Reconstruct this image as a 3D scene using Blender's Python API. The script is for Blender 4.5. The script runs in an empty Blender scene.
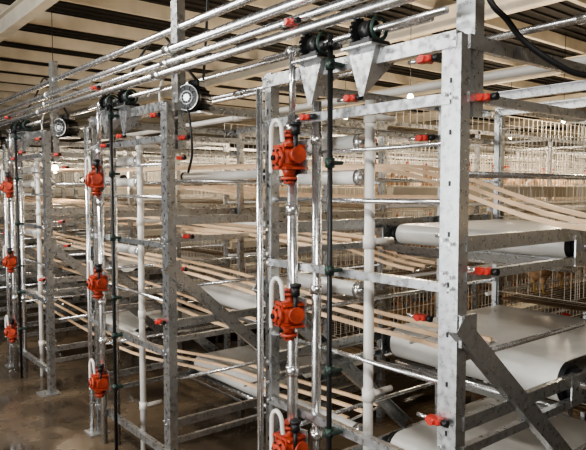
import bpy, math, random
from mathutils import Vector, Matrix
random.seed(7)
S=bpy.context.scene
COL=S.collection

# ---------------------------------------------------------------- materials
def mat(name,col,rough=.5,metal=0.,noise=0.,scale=8.,bump=0.,col2=None,emit=0.,detail=6,rough2=None,stretch=None):
    m=bpy.data.materials.new(name); m.use_nodes=True
    nt=m.node_tree; b=nt.nodes['Principled BSDF']
    b.inputs['Base Color'].default_value=(*col,1); b.inputs['Roughness'].default_value=rough
    b.inputs['Metallic'].default_value=metal
    if emit:
        b.inputs['Emission Color'].default_value=(*col,1); b.inputs['Emission Strength'].default_value=emit
    if noise or col2:
        tc=nt.nodes.new('ShaderNodeTexCoord'); n=nt.nodes.new('ShaderNodeTexNoise')
        n.inputs['Scale'].default_value=scale; n.inputs['Detail'].default_value=detail
        nt.links.new(tc.outputs['Object'],n.inputs['Vector'])
        r=nt.nodes.new('ShaderNodeValToRGB')
        c2=col2 if col2 else tuple(max(0,c*(1-noise)) for c in col)
        r.color_ramp.elements[0].position=.35; r.color_ramp.elements[0].color=(*c2,1)
        r.color_ramp.elements[1].position=.65; r.color_ramp.elements[1].color=(*col,1)
        nt.links.new(n.outputs['Fac'],r.inputs['Fac']); nt.links.new(r.outputs['Color'],b.inputs['Base Color'])
        if rough2 is not None:
            mr=nt.nodes.new('ShaderNodeMapRange'); mr.inputs['From Min'].default_value=.38; mr.inputs['From Max'].default_value=.62
            mr.inputs['To Min'].default_value=rough2; mr.inputs['To Max'].default_value=rough
            nt.links.new(n.outputs['Fac'],mr.inputs['Value']); nt.links.new(mr.outputs['Result'],b.inputs['Roughness'])
        if bump:
            bp=nt.nodes.new('ShaderNodeBump'); bp.inputs['Strength'].default_value=bump; bp.inputs['Distance'].default_value=.02
            nt.links.new(n.outputs['Fac'],bp.inputs['Height']); nt.links.new(bp.outputs['Normal'],b.inputs['Normal'])
    return m
GALV=mat('galvanized_steel',(.60,.61,.61),.38,.90,.18,40,0,None,0,8,.26)
TUBE=mat('galvanized_tube',(.80,.80,.79),.28,.92,.1,30,0,None,0,6,.2)
WHITE=mat('white_pvc',(.78,.75,.69),.35,0,.12,5)
BELT=mat('manure_belt_plastic',(.62,.60,.55),.35,0,.25,4)
WIRE=mat('cage_wire',(.92,.85,.72),.4,.1)
WIRED=mat('cage_wire_dull',(.50,.42,.32),.5,.3)
ORANGE=mat('orange_paint',(.52,.075,.035),.45,0,.45,24)
RED=mat('red_plastic',(.45,.035,.022),.4)
DARK=mat('dark_steel',(.035,.035,.035),.4,.6)
GREEN=mat('green_casting',(.025,.05,.038),.45,.3)
BLACK=mat('black_rubber',(.012,.012,.012),.5)
BEIGE=mat('beige_egg_belt',(.80,.56,.35),.5,0,.2,10)
CREAM=mat('cream_painted_steel',(.74,.67,.55),.55,0,.2,3)
ROOF=mat('dark_roof_sheet',(.018,.015,.012),.8,0,.4,2)
WALL=mat('wall_sheet',(.20,.155,.11),.8,0,.3,2)
FLOOR=mat('wet_dusty_concrete',(.15,.11,.07),.36,0,0,1.8,.25,(.035,.026,.019),0,12,.03)
BROWN=mat('dried_litter',(.20,.13,.07),.9,0,.5,14,.6)
HENM=mat('hen_feathers',(.74,.46,.25),.8,0,.4,20)
HENR=mat('hen_comb',(.6,.05,.03),.6)
YEL=mat('hen_leg',(.65,.42,.12),.6)
BULB=mat('bulb_glass',(1,.86,.6),.3,0,0,1,0,None,25)

# ---------------------------------------------------------------- mesh builder
class MB:
    def __init__(s): s.v=[];s.f=[];s.m=[];s.sm=[];s.mats=[]
    def mi(s,m):
        if m not in s.mats: s.mats.append(m)
        return s.mats.index(m)
    def add(s,vs,fs,m,smooth=False):
        o=len(s.v); s.v+= [tuple(v) for v in vs]; k=s.mi(m)
        for i,f in enumerate(fs):
            s.f.append([a+o for a in f]); s.m.append(k)
            s.sm.append(smooth if isinstance(smooth,bool) else smooth[i])
    def prism(s,prof,p0,p1,u,m):
        p0=Vector(p0);p1=Vector(p1);a=(p1-p0).normalized();u=Vector(u);u=(u-a*u.dot(a)).normalized();v=a.cross(u)
        n=len(prof); vs=[p+u*x+v*y for p in (p0,p1) for x,y in prof]
        fs=[[i,(i+1)%n,n+(i+1)%n,n+i] for i in range(n)]+[list(range(n))[::-1],list(range(n,2*n))]
        s.add(vs,fs,m)
    def chan(s,p0,p1,w,h,u,m,t=.004):
        s.prism([(0,-w/2),(h,-w/2),(h,-w/2+t),(t,-w/2+t),(t,w/2-t),(h,w/2-t),(h,w/2),(0,w/2)],p0,p1,u,m)
    def bar(s,p0,p1,w,h,u,m):
        s.prism([(-h/2,-w/2),(h/2,-w/2),(h/2,w/2),(-h/2,w/2)],p0,p1,u,m)
    def box(s,c,d,m,bev=0.):
        x,y,z=[k/2 for k in d]
        if bev<=0:
            vs=[(c[0]+i*x,c[1]+j*y,c[2]+k*z) for i in(-1,1) for j in(-1,1) for k in(-1,1)]
            s.add(vs,[[0,1,3,2],[4,6,7,5],[0,4,5,1],[2,3,7,6],[0,2,6,4],[1,5,7,3]],m)
        else:
            b=bev
            pr=[(-y+b,-z),(y-b,-z),(y,-z+b),(y,z-b),(y-b,z),(-y+b,z),(-y,z-b),(-y,-z+b)]
            vs=[];
            for xx,k in((-x,.86),(-x+b,1),(x-b,1),(x,.86)):
                vs+=[(c[0]+xx,c[1]+a*k,c[2]+e*k) for a,e in pr]
            fs=[[r*8+i,r*8+(i+1)%8,(r+1)*8+(i+1)%8,(r+1)*8+i] for r in range(3) for i in range(8)]
            fs+=[list(range(8))[::-1],list(range(24,32))]
            s.add(vs,fs,m)
    def cyl(s,p0,p1,r,m,n=12,r2=None,cap=True):
        p0=Vector(p0);p1=Vector(p1);a=(p1-p0).normalized()
        u=a.orthogonal().normalized();v=a.cross(u);r2=r if r2 is None else r2
        vs=[p+u*(q*math.cos(2*math.pi*i/n))+v*(q*math.sin(2*math.pi*i/n)) for p,q in((p0,r),(p1,r2)) for i in range(n)]
        fs=[[i,(i+1)%n,n+(i+1)%n,n+i] for i in range(n)]; sm=[n>4]*n
        if cap: fs+=[list(range(n))[::-1],list(range(n,2*n))]; sm+=[False,False]
        s.add(vs,fs,m,sm)
    def tube(s,pts,r,m,n=10):
        pts=[Vector(p) for p in pts]; rings=[];u=None
        for i,p in enumerate(pts):
            a=(pts[min(i+1,len(pts)-1)]-pts[max(i-1,0)]).normalized()
            if u is None: u=a.orthogonal().normalized()
            u=(u-a*u.dot(a)).normalized(); v=a.cross(u)
            rings+=[p+u*(r*math.cos(2*math.pi*k/n))+v*(r*math.sin(2*math.pi*k/n)) for k in range(n)]
        fs=[[j*n+k,j*n+(k+1)%n,(j+1)*n+(k+1)%n,(j+1)*n+k] for j in range(len(pts)-1) for k in range(n)]
        s.add(rings,fs,m,True)
    def sprocket(s,c,ax,r,t,m,teeth=18):
        c=Vector(c);ax=Vector(ax).normalized();u=ax.orthogonal().normalized();v=ax.cross(u);vs=[]
        N=teeth*4
        for q in(-t/2,t/2):
            for i in range(N):
                rr=r if i%4 in(0,1) else r*.86; A=2*math.pi*i/N
                vs.append(c+ax*q+u*rr*math.cos(A)+v*rr*math.sin(A))
        s.add(vs,[[i,(i+1)%N,N+(i+1)%N,N+i] for i in range(N)]+[list(range(N))[::-1],list(range(N,2*N))],m)
    def torus(s,c,ax,R,r,m,n=28,k=8):
        c=Vector(c);ax=Vector(ax).normalized();u=ax.orthogonal().normalized();v=ax.cross(u)
        pts=[c+(u*math.cos(2*math.pi*i/n)+v*math.sin(2*math.pi*i/n))*R for i in range(n+1)]
        s.tube(pts,r,m,k)
    def ell(s,c,d,m,n=12,k=8,rot=None):
        vs=[];R=rot or Matrix.Identity(3)
        for j in range(k+1):
            t=math.pi*j/k
            for i in range(n):
                p=2*math.pi*i/n
                vs.append(Vector(c)+R@Vector((d[0]*math.sin(t)*math.cos(p),d[1]*math.sin(t)*math.sin(p),d[2]*math.cos(t))))
        s.add(vs,[[j*n+i,(j+1)*n+i,(j+1)*n+(i+1)%n,j*n+(i+1)%n] for j in range(k) for i in range(n)],m,True)
    def mesh(s,name):
        me=bpy.data.meshes.new(name); me.from_pydata(s.v,[],s.f)
        for m in s.mats: me.materials.append(m)
        me.polygons.foreach_set('material_index',s.m); me.polygons.foreach_set('use_smooth',s.sm)
        me.update(); return me
    def obj(s,name,loc=(0,0,0),parent=None):
        o=bpy.data.objects.new(name,s.mesh(name)); o.location=loc; COL.objects.link(o)
        if parent: o.parent=parent
        return o
def inst(name,me,loc,rot=(0,0,0),sc=1):
    o=bpy.data.objects.new(name,me);o.location=loc;o.rotation_euler=rot;o.scale=(sc,)*3;COL.objects.link(o);return o
def spline(ctrl,n=6):
    p=[]
    for j in range(len(ctrl)-1):
        P=[Vector(ctrl[max(0,j-1)]),Vector(ctrl[j]),Vector(ctrl[j+1]),Vector(ctrl[min(len(ctrl)-1,j+2)])]
        for k in range(n):
            t=k/n; p.append(.5*((2*P[1])+(P[2]-P[0])*t+(2*P[0]-5*P[1]+4*P[2]-P[3])*t*t+(3*P[1]-P[0]-3*P[2]+P[3])*t**3))
    p.append(Vector(ctrl[-1])); return p

X0=1.6
# ---------------------------------------------------------------- room
b=MB(); b.box((18,9,-.05),(48,32,.1),FLOOR); b.obj('floor')
b=MB(); b.box((18,9,4.14),(48,32,.06),ROOF)
for i in range(160):
    b.box((18,-6.9+i*.2,4.1),(48,.05,.03),ROOF)
b.obj('ceiling')
b=MB(); b.box((18,25.05,2.05),(48,.1,4.1),WALL); b.obj('wall_left')
b=MB(); b.box((18,-7.05,2.05),(48,.1,4.1),WALL); b.obj('wall_right')
b=MB(); b.box((42.05,9,2.05),(.1,32.2,4.1),WALL); b.obj('wall_far')
b=MB()
b.box((-6.05,-6,2.05),(.1,2,4.1),WALL); b.box((-6.05,18,2.05),(.1,14,4.1),WALL); b.box((-6.05,3,3.85),(.1,16,.5),WALL)
b.obj('wall_entrance')
y=-6.4
while y<25:
    b=MB(); b.chan((-6,y,4.0),(42,y,4.0),.17,.07,(0,1,0),CREAM,.008)
    b.obj('roof_purlin'); y+=1.25
for x in (-1.8,2.15,6.2,10.1,14,18,22,26,30,34):
    b=MB()
    b.box((x,9,3.78),(.014,32,.22),CREAM); b.box((x,9,3.66),(.12,32,.016),CREAM); b.box((x,9,3.885),(.12,32,.016),CREAM)
    b.obj('roof_rafter')

# ---------------------------------------------------------------- shared meshes
g=MB()  # gear reducer, output along -x
g.box((0,0,0),(.10,.10,.11),ORANGE,.02)
g.cyl((-.05,0,-.005),(-.075,0,-.005),.052,ORANGE,20); g.cyl((-.075,0,-.005),(-.088,0,-.005),.034,ORANGE,16,.03)
g.cyl((-.088,0,-.005),(-.10,0,-.005),.014,DARK,10)
for i in range(6):
    A=i*math.pi/3; g.cyl((-.075,.043*math.cos(A),-.005+.043*math.sin(A)),(-.083,.043*math.cos(A),-.005+.043*math.sin(A)),.006,DARK,6)
for sg in(-1,1):
    g.cyl((0,.0,sg*.05),(0,.0,sg*.10),.04,ORANGE,16,.026); g.cyl((0,0,sg*.10),(0,0,sg*.115),.044,ORANGE,16); g.cyl((0,0,sg*.115),(0,0,sg*.135),.028,ORANGE,12)
    for i in range(4):
        A=i*math.pi/2+.7; g.cyl((.035*math.cos(A),.035*math.sin(A),sg*.095),(.035*math.cos(A),.035*math.sin(A),sg*.125),.005,DARK,6)
g.cyl((0,-.045,.01),(0,-.09,.01),.036,ORANGE,14,.028); g.cyl((0,-.09,.01),(0,-.102,.01),.042,ORANGE,14)
g.cyl((0,.045,.01),(0,.08,.01),.036,ORANGE,14,.03)
for yy in(-.04,0,.04): g.box((-.0,yy,.0),(.115,.008,.125),ORANGE)
for zz in(-.056,.056): g.box((.01,0,zz),(.13,.135,.012),ORANGE)
g.box((.062,0,0),(.012,.14,.17),GALV)
GEAR=g.mesh('gear_reducer')
g=MB() # small red clamp
g.box((0,0,0),(.035,.06,.022),RED,.006); g.cyl((-.028,0,0),(.028,0,0),.012,RED,10); g.cyl((0,-.05,0),(0,-.03,0),.012,DARK,8); g.cyl((0,.03,0),(0,.07,0),.007,TUBE,8)
CLAMP=g.mesh('belt_tension_clamp')
g=MB() # motor axis -x
g.cyl((-.09,0,0),(.07,0,0),.07,DARK,20)
for i in range(16):
    A=2*math.pi*i/16; c,s_=math.cos(A),math.sin(A)
    g.bar((-.08,.076*c,.076*s_),(.06,.076*c,.076*s_),.004,.02,(0,c,s_),DARK)
g.cyl((-.09,0,0),(-.115,0,0),.09,DARK,24,.075); g.torus((-.117,0,0),(1,0,0),.078,.004,GALV); g.torus((-.118,0,0),(1,0,0),.04,.003,GALV)
g.cyl((-.116,0,0),(-.122,0,0),.022,GALV,12)
for i in range(5):
    A=math.pi*i/5; g.cyl((-.118,.078*math.cos(A),.078*math.sin(A)),(-.118,-.078*math.cos(A),-.078*math.sin(A)),.002,GALV,6)
g.box((0,0,.095),(.09,.08,.05),DARK,.01); g.box((0,0,-.085),(.15,.14,.012),GALV); g.cyl((.07,0,0),(.13,0,0),.014,TUBE,8)
p=[(-.05,.05,.08)]
for k in range(15):
    a=-.4+k*.28; p.append((-.13-.0*k,.09+.10*math.sin(a),.02+.15*math.cos(a)))
g.tube(p,.007,WHITE,8)
MOTOR=g.mesh('electric_motor')
g=MB() # hen facing +x
R=Matrix.Rotation(math.radians(12),3,'Y')
g.ell((0,0,.20),(.135,.085,.095),HENM,14,10,R)
g.ell((.06,0,.20),(.085,.072,.085),HENM,12,8)
for i,(x,z,r) in enumerate([(.10,.25,.055),(.125,.29,.045),(.14,.33,.036),(.15,.365,.032)]): g.ell((x,0,z),(r,r*.9,r*1.1),HENM,10,8)
g.ell((.158,0,.385),(.036,.028,.03),HENM,10,8)
g.cyl((.185,0,.382),(.218,0,.372),.012,YEL,8,.001)
for i in range(4): g.ell((.135+.016*i,0,.418+.005*(i%2)),(.01,.004,.018),HENR,8,6)
g.ell((.185,0,.352),(.01,.012,.02),HENR,8,6)
for sg in(-1,1):
    g.ell((.176,sg*.026,.39),(.005,.003,.005),BLACK,6,5)
    g.ell((-.02,sg*.078,.205),(.10,.018,.055),HENM,12,8,R)
    g.ell((.0,sg*.04,.125),(.035,.028,.05),HENM,8,6)
    g.cyl((0,sg*.04,.10),(.01,sg*.04,.012),.007,YEL,6)
    for a in(-.5,0,.5): g.cyl((.01,sg*.04,.008),(.055*math.cos(a)+.01,sg*.04+.055*math.sin(a),.005),.005,YEL,5,.003)
for i in range(5):
    a=math.radians(30+i*9); g.ell((-.13-.03*math.cos(a),(i-2)*.008,.235+.05*math.sin(a)),(.07,.008,.022),HENM,8,6,Matrix.Rotation(a,3,'Y'))
HEN=g.mesh('hen')

# ---------------------------------------------------------------- end frame of a row
XE=3.35
def end_frame(yr,yl):
    b=MB()
    b.chan((X0,yr,0),(X0,yr,2.18),.072,.05,(1,0,0),GALV)
    b.chan((X0+.07,yr+.0,1.93),(X0+.07,yr+.0,2.75),.07,.05,(1,0,0),GALV)
    b.chan((X0,yl,0),(X0,yl,2.2),.042,.045,(1,0,0),GALV)
    b.box((X0,yr,.006),(.16,.16,.012),GALV); b.box((X0,yl,.006),(.14,.14,.012),GALV)
    for x in(2.8,XE):
        for y in(yr,yl): b.chan((x,y,0),(x,y,2.2),.045,.04,(1,0,0),GALV)
        b.chan((x,yr,2.17),(x,yl,2.17),.045,.03,(-1,0,0),GALV)
        b.chan((x,yr,1.39),(x,yl,1.39),.03,.02,(-1,0,0),GALV)
        b.chan((x,yr,.8),(x,yl,.8),.03,.02,(-1,0,0),GALV)
    b.chan((X0-.006,yl+.03,2.165),(X0-.006,yr-.02,2.165),.05,.04,(1,0,0),GALV)
    b.chan((X0-.006,yl,1.985),(X0-.006,yr,1.985),.035,.03,(1,0,0),GALV)
    b.chan((X0-.006,yl,1.388),(X0-.006,yr,1.388),.03,.03,(1,0,0),GALV)
    b.chan((X0-.006,yl,.78),(X0-.006,yr,.78),.035,.03,(1,0,0),GALV)
    b.chan((X0-.006,yl,.2),(X0-.006,yr,.2),.04,.03,(1,0,0),GALV)
    b.cyl((X0+.05,yl,1.66),(X0+.05,yr,1.66),.010,TUBE,8)
    b.cyl((X0+.05,yl,1.06),(X0+.05,yr,1.06),.010,TUBE,8)
    b.cyl((X0+.05,yl,1.85),(X0+.05,yr,1.85),.008,TUBE,8)
    for y in(yr,yl):
        o=.04 if y==yl else -.04
        for z,h in((2.16,.045),(1.99,.03),(1.53,.05),(1.425,.03),(.95,.045),(.86,.03),(.38,.045),(.28,.03)):
            b.chan((X0+.04,y+o,z),(XE,y+o,z),h,.025,(0,1 if o<0 else -1,0),GALV,.003)
        for z in(1.75,1.15,.62): b.cyl((X0+.05,y,z),(XE,y,z),.011,TUBE,8)
        yy=y+(-.065 if y==yr else .065)
        b.chan((X0-.02,yy,1.285),(2.60,yy,.40),.065,.035,(0,1 if y==yr else -1,0),GALV)
        b.box((X0+.03,yy+.01,1.26),(.08,.010,.10),GALV)
        for z in(2.165,1.985,1.53,1.425,1.388,.95,.86,.78,.38,.2):
            b.cyl((X0-.010,y-.014,z),(X0-.018,y-.014,z),.007,TUBE,6)
            b.cyl((X0-.010,y+.014,z+.012),(X0-.018,y+.014,z+.012),.007,TUBE,6)
        for i in range(13):
            z=.12+i*.16
            b.bar((X0-.001,y,z-.008),(X0-.001,y,z+.008),.007,.002,(1,0,0),DARK)
    for yy in(yl-.31,yl-.59):
        vs=[(X0-.03,yy-.068,2.20),(X0-.03,yy+.068,2.20),(X0-.03,yy+.01,2.03),(X0-.03,yy-.01,2.03)]
        vs+=[(X0-.024,*v[1:]) for v in vs]
        b.add(vs,[[0,1,2,3],[7,6,5,4],[0,4,5,1],[1,5,6,2],[2,6,7,3],[3,7,4,0]],GALV)
        b.box((X0+.0,yy,2.2),(.12,.15,.006),GALV)
        vs=[(X0-.027,yy-.066,2.20),(X0+.07,yy-.066,2.20),(X0+.07,yy-.066,2.15),(X0-.027,yy-.01,2.03)]
        vs+=[(a,c+.005,d) for a,c,d in vs]
        b.add(vs,[[0,1,2,3],[7,6,5,4],[0,4,5,1],[1,5,6,2],[2,6,7,3],[3,7,4,0]],GALV)
    return b.obj('cage_end_frame')

def drive(yr,yl,gz):
    b=MB()
    ys=[yl-.32,yl-.60]
    for yy in ys:
        b.box((X0,yy,2.212),(.10,.11,.018),DARK,.004); b.cyl((X0,yy-.022,2.26),(X0,yy+.022,2.26),.036,DARK,16); b.box((X0,yy,2.235),(.05,.045,.04),DARK)
        b.sprocket((X0-.0,yy+.045,2.26),(0,1,0),.055,.010,DARK); b.torus((X0,yy-.045,2.26),(0,1,0),.038,.007,GREEN,20,6)
    b.cyl((X0,yl+.02,2.26),(X0,yr+.02,2.26),.012,TUBE,10)
    b.cyl((X0,ys[0]+.13,2.26),(X0,ys[0]+.17,2.26),.026,TUBE,12)
    b.obj('sprocket_bearing_drive')
    b=MB(); ysft=yl-.45
    b.cyl((X0-.05,ysft,.0),(X0-.05,ysft,2.27),.0105,DARK,10)
    for z in(2.16,1.80,1.40,1.02,.78,.45):
        b.cyl((X0-.05,ysft,z-.018),(X0-.05,ysft,z+.018),.018,GREEN,12); b.box((X0-.03,ysft,z),(.05,.055,.014),GREEN,.004)
        b.cyl((X0-.075,ysft-.022,z),(X0-.04,ysft-.022,z),.006,DARK,6)
    b.sprocket((X0-.05,ysft,2.225),(0,0,1),.045,.010,DARK)
    b.obj('vertical_drive_shaft')
    b=MB(); yp=yl-.205
    b.cyl((X0-.03,yp,.0),(X0-.03,yp,2.0),.022,TUBE,14)
    for z in(1.95,1.62,.96,.70): b.cyl((X0-.03,yp,z-.02),(X0-.03,yp,z+.02),.028,TUBE,14)
    b.cyl((X0-.03,yp,2.0),(X0-.03,yp,2.25),.014,TUBE,10)
    b.obj('gearbox_riser_pipe')
    b=MB(); yq=yl-.285
    b.cyl((X0+.03,yq,.0),(X0+.03,yq,2.05),.020,TUBE,14)
    for z in(1.9,1.3,.7): b.cyl((X0+.03,yq,z-.018),(X0+.03,yq,z+.018),.026,TUBE,12)
    b.obj('support_riser_pipe')
    b=MB(); b.cyl((X0-.03,yl+.02,.0),(X0-.03,yl+.02,2.13),.015,TUBE,12); b.obj('corner_riser_pipe')
    b=MB(); yw=yl-.49
    b.cyl((X0+.12,yw,.0),(X0+.12,yw,2.04),.020,WHITE,14)
    for z in(1.98,1.5,.9,.3): b.cyl((X0+.12,yw,z-.025),(X0+.12,yw,z+.025),.025,WHITE,14); b.cyl((X0+.12,yw,z),(X0+.25,yw,z),.013,WHITE,10)
    b.obj('pvc_water_pipe')
    for i,z in enumerate(gz):
        inst('gear_reducer',GEAR,(X0-.06,yp-.015,z),(0,0,random.uniform(-.35,.25)),.78)
        b=MB(); p=[]
        for k in range(13):
            A=math.pi*k/12; p.append((X0-.10,yp+.015+.035*math.cos(A),z+.10+.045*math.sin(A)))
        p=[(X0-.10,yp+.05,z-.06),(X0-.10,yp+.05,z+.02)]+p+[(X0-.095,yp-.02,z+.06)]
        b.tube(p,.009,WHITE,10)
        b.cyl((X0-.08,yp-.08,z+.085),(X0-.08,yp-.08,z+.12),.018,BLACK,12); b.cyl((X0-.08,yp-.08,z+.12),(X0-.08,yp-.08,z+.131),.023,BLACK,12)
        b.cyl((X0-.08,yp-.08,z+.01),(X0-.08,yp-.08,z+.09),.009,BLACK,8)
        b.obj('grease_hose')
    for z in(1.75,1.89,1.30,.72):
        b=MB(); b.cyl((X0+.15,yl-.03,z),(X0+.15,yl-.41,z),.030,WHITE,16)
        b.cyl((X0+.15,yl-.40,z),(X0+.15,yl-.43,z),.034,TUBE,16); b.cyl((X0+.15,yl-.43,z),(X0+.15,yl-.49,z),.010,TUBE,8); b.obj('idler_roller')
    for (dx,yy,z) in((-.02,yl-.53,2.03),(-.02,yl-.28,1.985),(.05,yr+.02,1.55),(.0,yr+.10,2.12),(.1,yr-.05,1.99),(-.02,yr+.03,.96),(.12,yr-.05,1.44),(.3,yr+.35,1.90),(.3,yr+.35,1.2),(-.05,yl-.22,2.36)):
        inst('belt_tension_clamp',CLAMP,(X0+dx,yy,z))

def manure_belt(yr,yl,z,r,x1):
    b=MB(); xr=2.42; ya=yr+.0; yb=yl-.03
    pts=[(x1,z+r)]+[(xr-r*math.sin(a),z+r*math.cos(a)) for a in [math.pi*i/14 for i in range(15)]]+[(x1,z-r)]
    n=len(pts); vs=[(p[0],y,p[1]) for y in(ya+.02,yb-.02) for p in pts]
    b.add(vs,[[i,i+1,n+i+1,n+i] for i in range(n-1)],BELT,True)
    b.cyl((xr,ya,z),(xr,yb,z),r-.006,BLACK,20)
    b.cyl((xr,yb,z),(xr,yb+.03,z),r*.75,BLACK,18); b.cyl((xr,ya-.03,z),(xr,ya,z),r*.75,BLACK,18)
    b.cyl((xr,ya-.08,z),(xr,yb+.09,z),.015,TUBE,10)
    b.cyl((xr-.0,ya,z-r-.035),(xr-.0,yb,z-r-.035),.022,TUBE,12)
    b.bar((xr-.13,ya,z-r-.01),(xr-.13,yb,z-r-.01),.05,.004,(1,0,1),GALV)
    for y in(ya-.04,yb+.04): b.box((xr,y,z-.01),(.16,.006,.12),GALV)
    b.obj('manure_belt')
def plain_roller(x,yr,yl,z,r,m=WHITE):
    b=MB(); b.cyl((x,yr+.03,z),(x,yl-.03,z),r,m,18)
    for y in(yr+.03,yl-.03): b.cyl((x,y-.012,z),(x,y+.012,z),r*1.15,BLACK,18)
    b.cyl((x,yr-.03,z),(x,yl+.03,z),.01,TUBE,8)
    b.obj('idler_roller')

def cage_row(yr,yl,x0,x1,name='wire_cage_row'):
    b=MB(); zt=[.52,1.08,1.61]; H=.46
    rw=.0026
    def wire(p,q,r=rw,m=WIRE): b.cyl(p,q,r,m,3,None,False)
    L=x1-x0
    for y in(yr,yl,(yr+yl)/2):
        sg=-1 if y==yr else 1
        x=x0
        while x<=x1:
            if y!=(yr+yl)/2: b.bar((x,y,0),(x,y,2.2),.03,.03,(1,0,0),GALV)
            x+=1.2
        for z in zt:
            x=x0
            while x<x1:
                wire((x,y,z),(x,y,z+H))
                x+=.05 if x<9 else .1
            for dz in(.0,.12,.27,.38,H): wire((x0,y,z+dz),(x1,y,z+dz),.0038)
            if y!=(yr+yl)/2:
                yy=y+sg*.06
                b.prism([(0,-.05),(.07,-.065),(.073,-.063),(.004,-.046),(.004,.046),(.073,.063),(.07,.065),(0,.05)],(x0,yy,z+.04),(x1,yy,z+.04),(0,0,1),CREAM)
                b.cyl((x0,yy,z-.03),(x1,yy,z-.03),.012,WHITE,8)
    for z in zt:
        x=x0
        while x<min(x1,9):
            wire((x,yr-.1,z-.02),(x,yl+.1,z-.02),.0016,WIRED); x+=.06
        for i in range(12): 
            yy=yr+(yl-yr)*i/11; wire((x0,yy,z-.015),(x1,yy,z-.015),.002,WIRED)
        b.box(((x0+x1)/2,(yr+yl)/2,z-.045),(L,(yl-yr)*.92,.006),BROWN)
        n=int((yl-yr)/.07)
        for i in range(n+1):
            yy=yr+(yl-yr)*i/n; wire((x0,yy,z),(x0,yy,z+H),.0018)
        for dz in(0,.2,.38,H): wire((x0,yr,z+dz),(x0,yl,z+dz),.0025)
    for y in(yr,yl):
        b.bar((x0,y,2.19),(x1,y,2.19),.03,.03,(0,0,1),GALV)
    x=x0
    while x<x1:
        b.bar((x,yr,2.19),(x,yl,2.19),.02,.02,(0,0,1),GALV); x+=1.2
    x=x0
    while x<x1:
        wire((x,yr,2.2),(x,yr,2.36)); x+=.08
    wire((x0,yr,2.36),(x1,yr,2.36),.004); wire((x0,yr,2.28),(x1,yr,2.28),.003)
    b.obj(name)

ROWS=[(1.19,2.14),(3.10,4.15),(5.2,6.25),(7.3,8.35),(9.4,10.45),(11.5,12.55),(13.6,14.65),(15.7,16.75)]
GZ=[(1.83,1.20,.655),(1.765,1.09,.43),(1.73,1.04,.39),(1.73,1.04,.39)]
for i,(yr,yl) in enumerate(ROWS):
    if i<6: end_frame(yr,yl)
    if i<4: drive(yr,yl,GZ[i])
    xl=[9,14,18,22,26,28,28,28][i]
    cage_row(yr,yl,XE,xl)
    if i==0:
        for z,r in((.36,.085),(.92,.085),(1.475,.05)): manure_belt(yr,yl,z,r,XE-.05)
    elif i<5:
        for z,r in((.36,.07),(.92,.07)): manure_belt(yr,yl,z,r,XE-.1)
        plain_roller(2.42,yr,yl,1.47,.035)
    if 0<i<4:
        plain_roller(2.3,yr,yl,1.80,.03)
cage_row(-.9,.05,XE,9)

for (yr,yl) in ROWS[1:4]:
    inst('electric_motor',MOTOR,(X0+.20,yr-.02,2.21),(0,0,math.radians(28)),.9)

hp=[]
for i,(yr,yl) in enumerate(ROWS[:3]):
    for z in(.52,1.08,1.61):
        x=XE+.18
        while x<(5.4 if i==0 else 7.5):
            if i==0:
                if z<1.5:
                    hp.append((x+random.uniform(-.01,.03),yl-random.uniform(.15,.22),z-.018,random.uniform(0,6.28)))
                    hp.append((x+random.uniform(-.01,.03),yl-random.uniform(.58,.66),z-.018,random.uniform(0,6.28)))
            else: hp.append((x+random.uniform(-.01,.05),yr+random.uniform(.16,.34),z-.018,random.uniform(0,6.28)))
            x+=.34
for x,y,z,a in hp: inst('hen',HEN,(x,y,z),(0,0,a),.78)

# ---------------------------------------------------------------- long cross pipes above frames
def line(name,x,z,r,m,y0=-2.,y1=14.,coup=2.1):
    b=MB(); b.cyl((x,y0,z),(x,y1,z),r,m,14)
    y=y0+.9
    while y<y1: b.cyl((x,y-.04,z),(x,y+.04,z),r*1.3,m,14); y+=coup
    b.obj(name)
line('overhead_pipe',X0-.03,2.325,.020,TUBE)
line('overhead_pipe',X0+.02,2.395,.018,TUBE)
line('overhead_pipe',X0+.04,2.47,.024,TUBE)
line('overhead_pipe',X0+.10,2.60,.022,TUBE)
line('overhead_pipe',X0+.8,2.52,.016,TUBE,1.9)
line('overhead_pipe',X0+.5,2.28,.014,TUBE)
line('overhead_pipe',X0+1.4,2.5,.02,TUBE,3)
line('cross_feed_tube',X0+1.1,2.26,.022,WHITE,1.0)

# ---------------------------------------------------------------- egg conveyor belts
def egg(pts,x,n=3,dx=.075,w=.017):
    b=MB(); P=[]
    for j in range(len(pts)-1):
        for k in range(8):
            t=k/8; t2=t*t*(3-2*t); a,c=pts[j],pts[j+1]
            P.append((a[0]+(c[0]-a[0])*t,a[1]+(c[1]-a[1])*t2))
    P.append(pts[-1])
    for i in range(n):
        xx=x+i*dx; vs=[]; dz=i*.012
        for (y,z) in P: vs+=[(xx-w/2,y,z-.009+dz),(xx+w/2,y,z-.009+dz),(xx+w/2,y,z+.009+dz),(xx-w/2,y,z+.009+dz)]
        fs=[[4*j+k,4*j+(k+1)%4,4*j+4+(k+1)%4,4*j+4+k] for j in range(len(P)-1) for k in range(4)]
        b.add(vs,fs,BEIGE)
    for (y,z) in P[::8]: b.bar((x-.02,y,z-.014),(x+(n-1)*dx+.02,y,z-.014+(n-1)*.012),.012,.008,(0,0,1),GALV)
    b.obj('egg_conveyor_belt')
egg([(8.5,1.93),(4.5,1.86),(3.0,1.84),(2.1,1.80),(1.0,1.56),(-.4,1.5)],2.2,3,.12)
egg([(9.5,1.60),(7.3,1.55),(3.1,1.43),(2.4,1.40)],2.15,4,.11)
egg([(9,1.22),(4.0,1.15),(1.7,1.06),(1.45,1.05)],2.05,3,.10)
egg([(9,.95),(5,.9),(3.2,.84)],2.1,3,.1)
egg([(8,.42),(5,.34),(3.1,.50),(2.2,.54)],2.15,3,.11)
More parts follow.
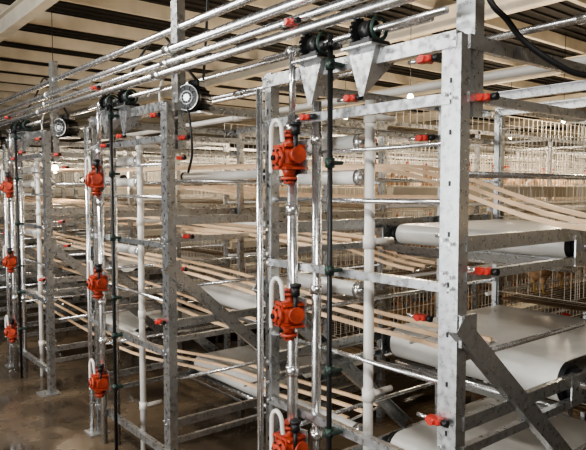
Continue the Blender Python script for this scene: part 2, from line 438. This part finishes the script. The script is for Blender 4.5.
egg([(8,1.76),(5.5,1.72),(3.3,1.62),(2.3,1.62)],2.9,4,.1)
egg([(8,1.34),(5.2,1.30),(3.3,1.34),(2.4,1.22)],2.9,3,.1)

# cables
for r,ctrl in ((.0105,[(1.76,1.30,3.9),(1.77,1.29,3.2),(1.79,1.26,2.65),(1.83,1.22,2.36),(1.88,1.175,2.27),(1.93,1.14,2.20),(2.01,1.07,2.125),(2.1,1.0,2.085),(2.35,.84,2.08),(3.3,.3,2.2)]),
    (.008,[(1.8,3.05,2.30),(1.76,3.2,2.45),(1.72,3.35,2.62),(1.72,3.6,2.55),(1.68,3.75,2.40),(1.66,3.9,2.36),(1.66,4.15,2.30)]),
    (.008,[(1.8,5.15,2.30),(1.76,5.3,2.48),(1.72,5.5,2.66),(1.72,5.75,2.55),(1.68,5.9,2.42),(1.66,6.2,2.30)]),
    (.007,[(1.72,3.06,2.2),(1.70,2.98,2.05),(1.72,3.0,1.9),(1.74,3.08,1.8)]),
    (.008,[(1.9,3.1,3.9),(1.9,3.1,3.2),(1.86,3.06,2.7),(1.82,3.04,2.32)])):
    b=MB(); b.tube(spline(ctrl),r,BLACK,8); b.obj('power_cable')

# hanging bulbs: the low first one is real, others added to light the aisles
for (x,y,z) in((2.31,7.1,1.94),(5.5,2.6,2.75),(5.5,4.65,2.75),(9,4.65,2.75),(6.5,6.75,2.75),(11,6.75,2.75),(8,8.9,2.75),(14,8.9,2.75),(12,2.6,2.75),(10,11,2.75)):
    b=MB(); b.cyl((0,0,.10),(0,0,4.05-z),.004,BLACK,6); b.cyl((0,0,.04),(0,0,.10),.02,BLACK,10); b.ell((0,0,0),(.036,.036,.048),BULB,12,8)
    b.obj('light_bulb',(x,y,z))
    l=bpy.data.lights.new('bulb_and_fill_light','POINT'); l.energy=70 if z>2.5 else 25; l.color=(1,.82,.60); l.shadow_soft_size=.08
    o=bpy.data.objects.new('bulb_and_fill_light',l); o.location=(x,y,z-.1); COL.objects.link(o)

# ---------------------------------------------------------------- lights
def area(name,loc,rot,sx,sy,e,c):
    l=bpy.data.lights.new(name,'AREA'); l.shape='RECTANGLE'; l.size=sx; l.size_y=sy; l.energy=e; l.color=c
    o=bpy.data.objects.new(name,l); o.location=loc; o.rotation_euler=[math.radians(a) for a in rot]; COL.objects.link(o)
area('doorway_daylight',(-5.9,3,1.9),(0,-90,0),3.4,6,480,(.96,.98,1))
area('front_fill',(-.5,-1,3.5),(0,-30,0),.3,2.0,120,(1,.98,.95))  # this pair is added out of view to brighten the frame fronts, no fixtures
area('front_fill',(-.5,4.5,3.5),(0,-30,0),.3,2.0,105,(1,.98,.95))
for x in(6,12,20): area('barn_fill',(x,8,3.5),(0,0,0),.6,14,250,(1,.87,.68))  # added overhead fill for the deep rows, no fixtures hang here
w=bpy.data.worlds.new('World'); S.world=w; w.use_nodes=True
w.node_tree.nodes['Background'].inputs[0].default_value=(1,.97,.92,1); w.node_tree.nodes['Background'].inputs[1].default_value=.4

# ---------------------------------------------------------------- camera
c=bpy.data.cameras.new('camera'); c.lens=615/586*36; c.sensor_width=36; c.clip_end=200
o=bpy.data.objects.new('camera',c); o.location=(0,0,1.7); o.rotation_euler=(math.radians(90-3.26),0,math.radians(-39.1)); COL.objects.link(o); S.camera=o
S.view_settings.view_transform='AgX'; S.view_settings.look='AgX - Medium High Contrast'; S.view_settings.exposure=.2
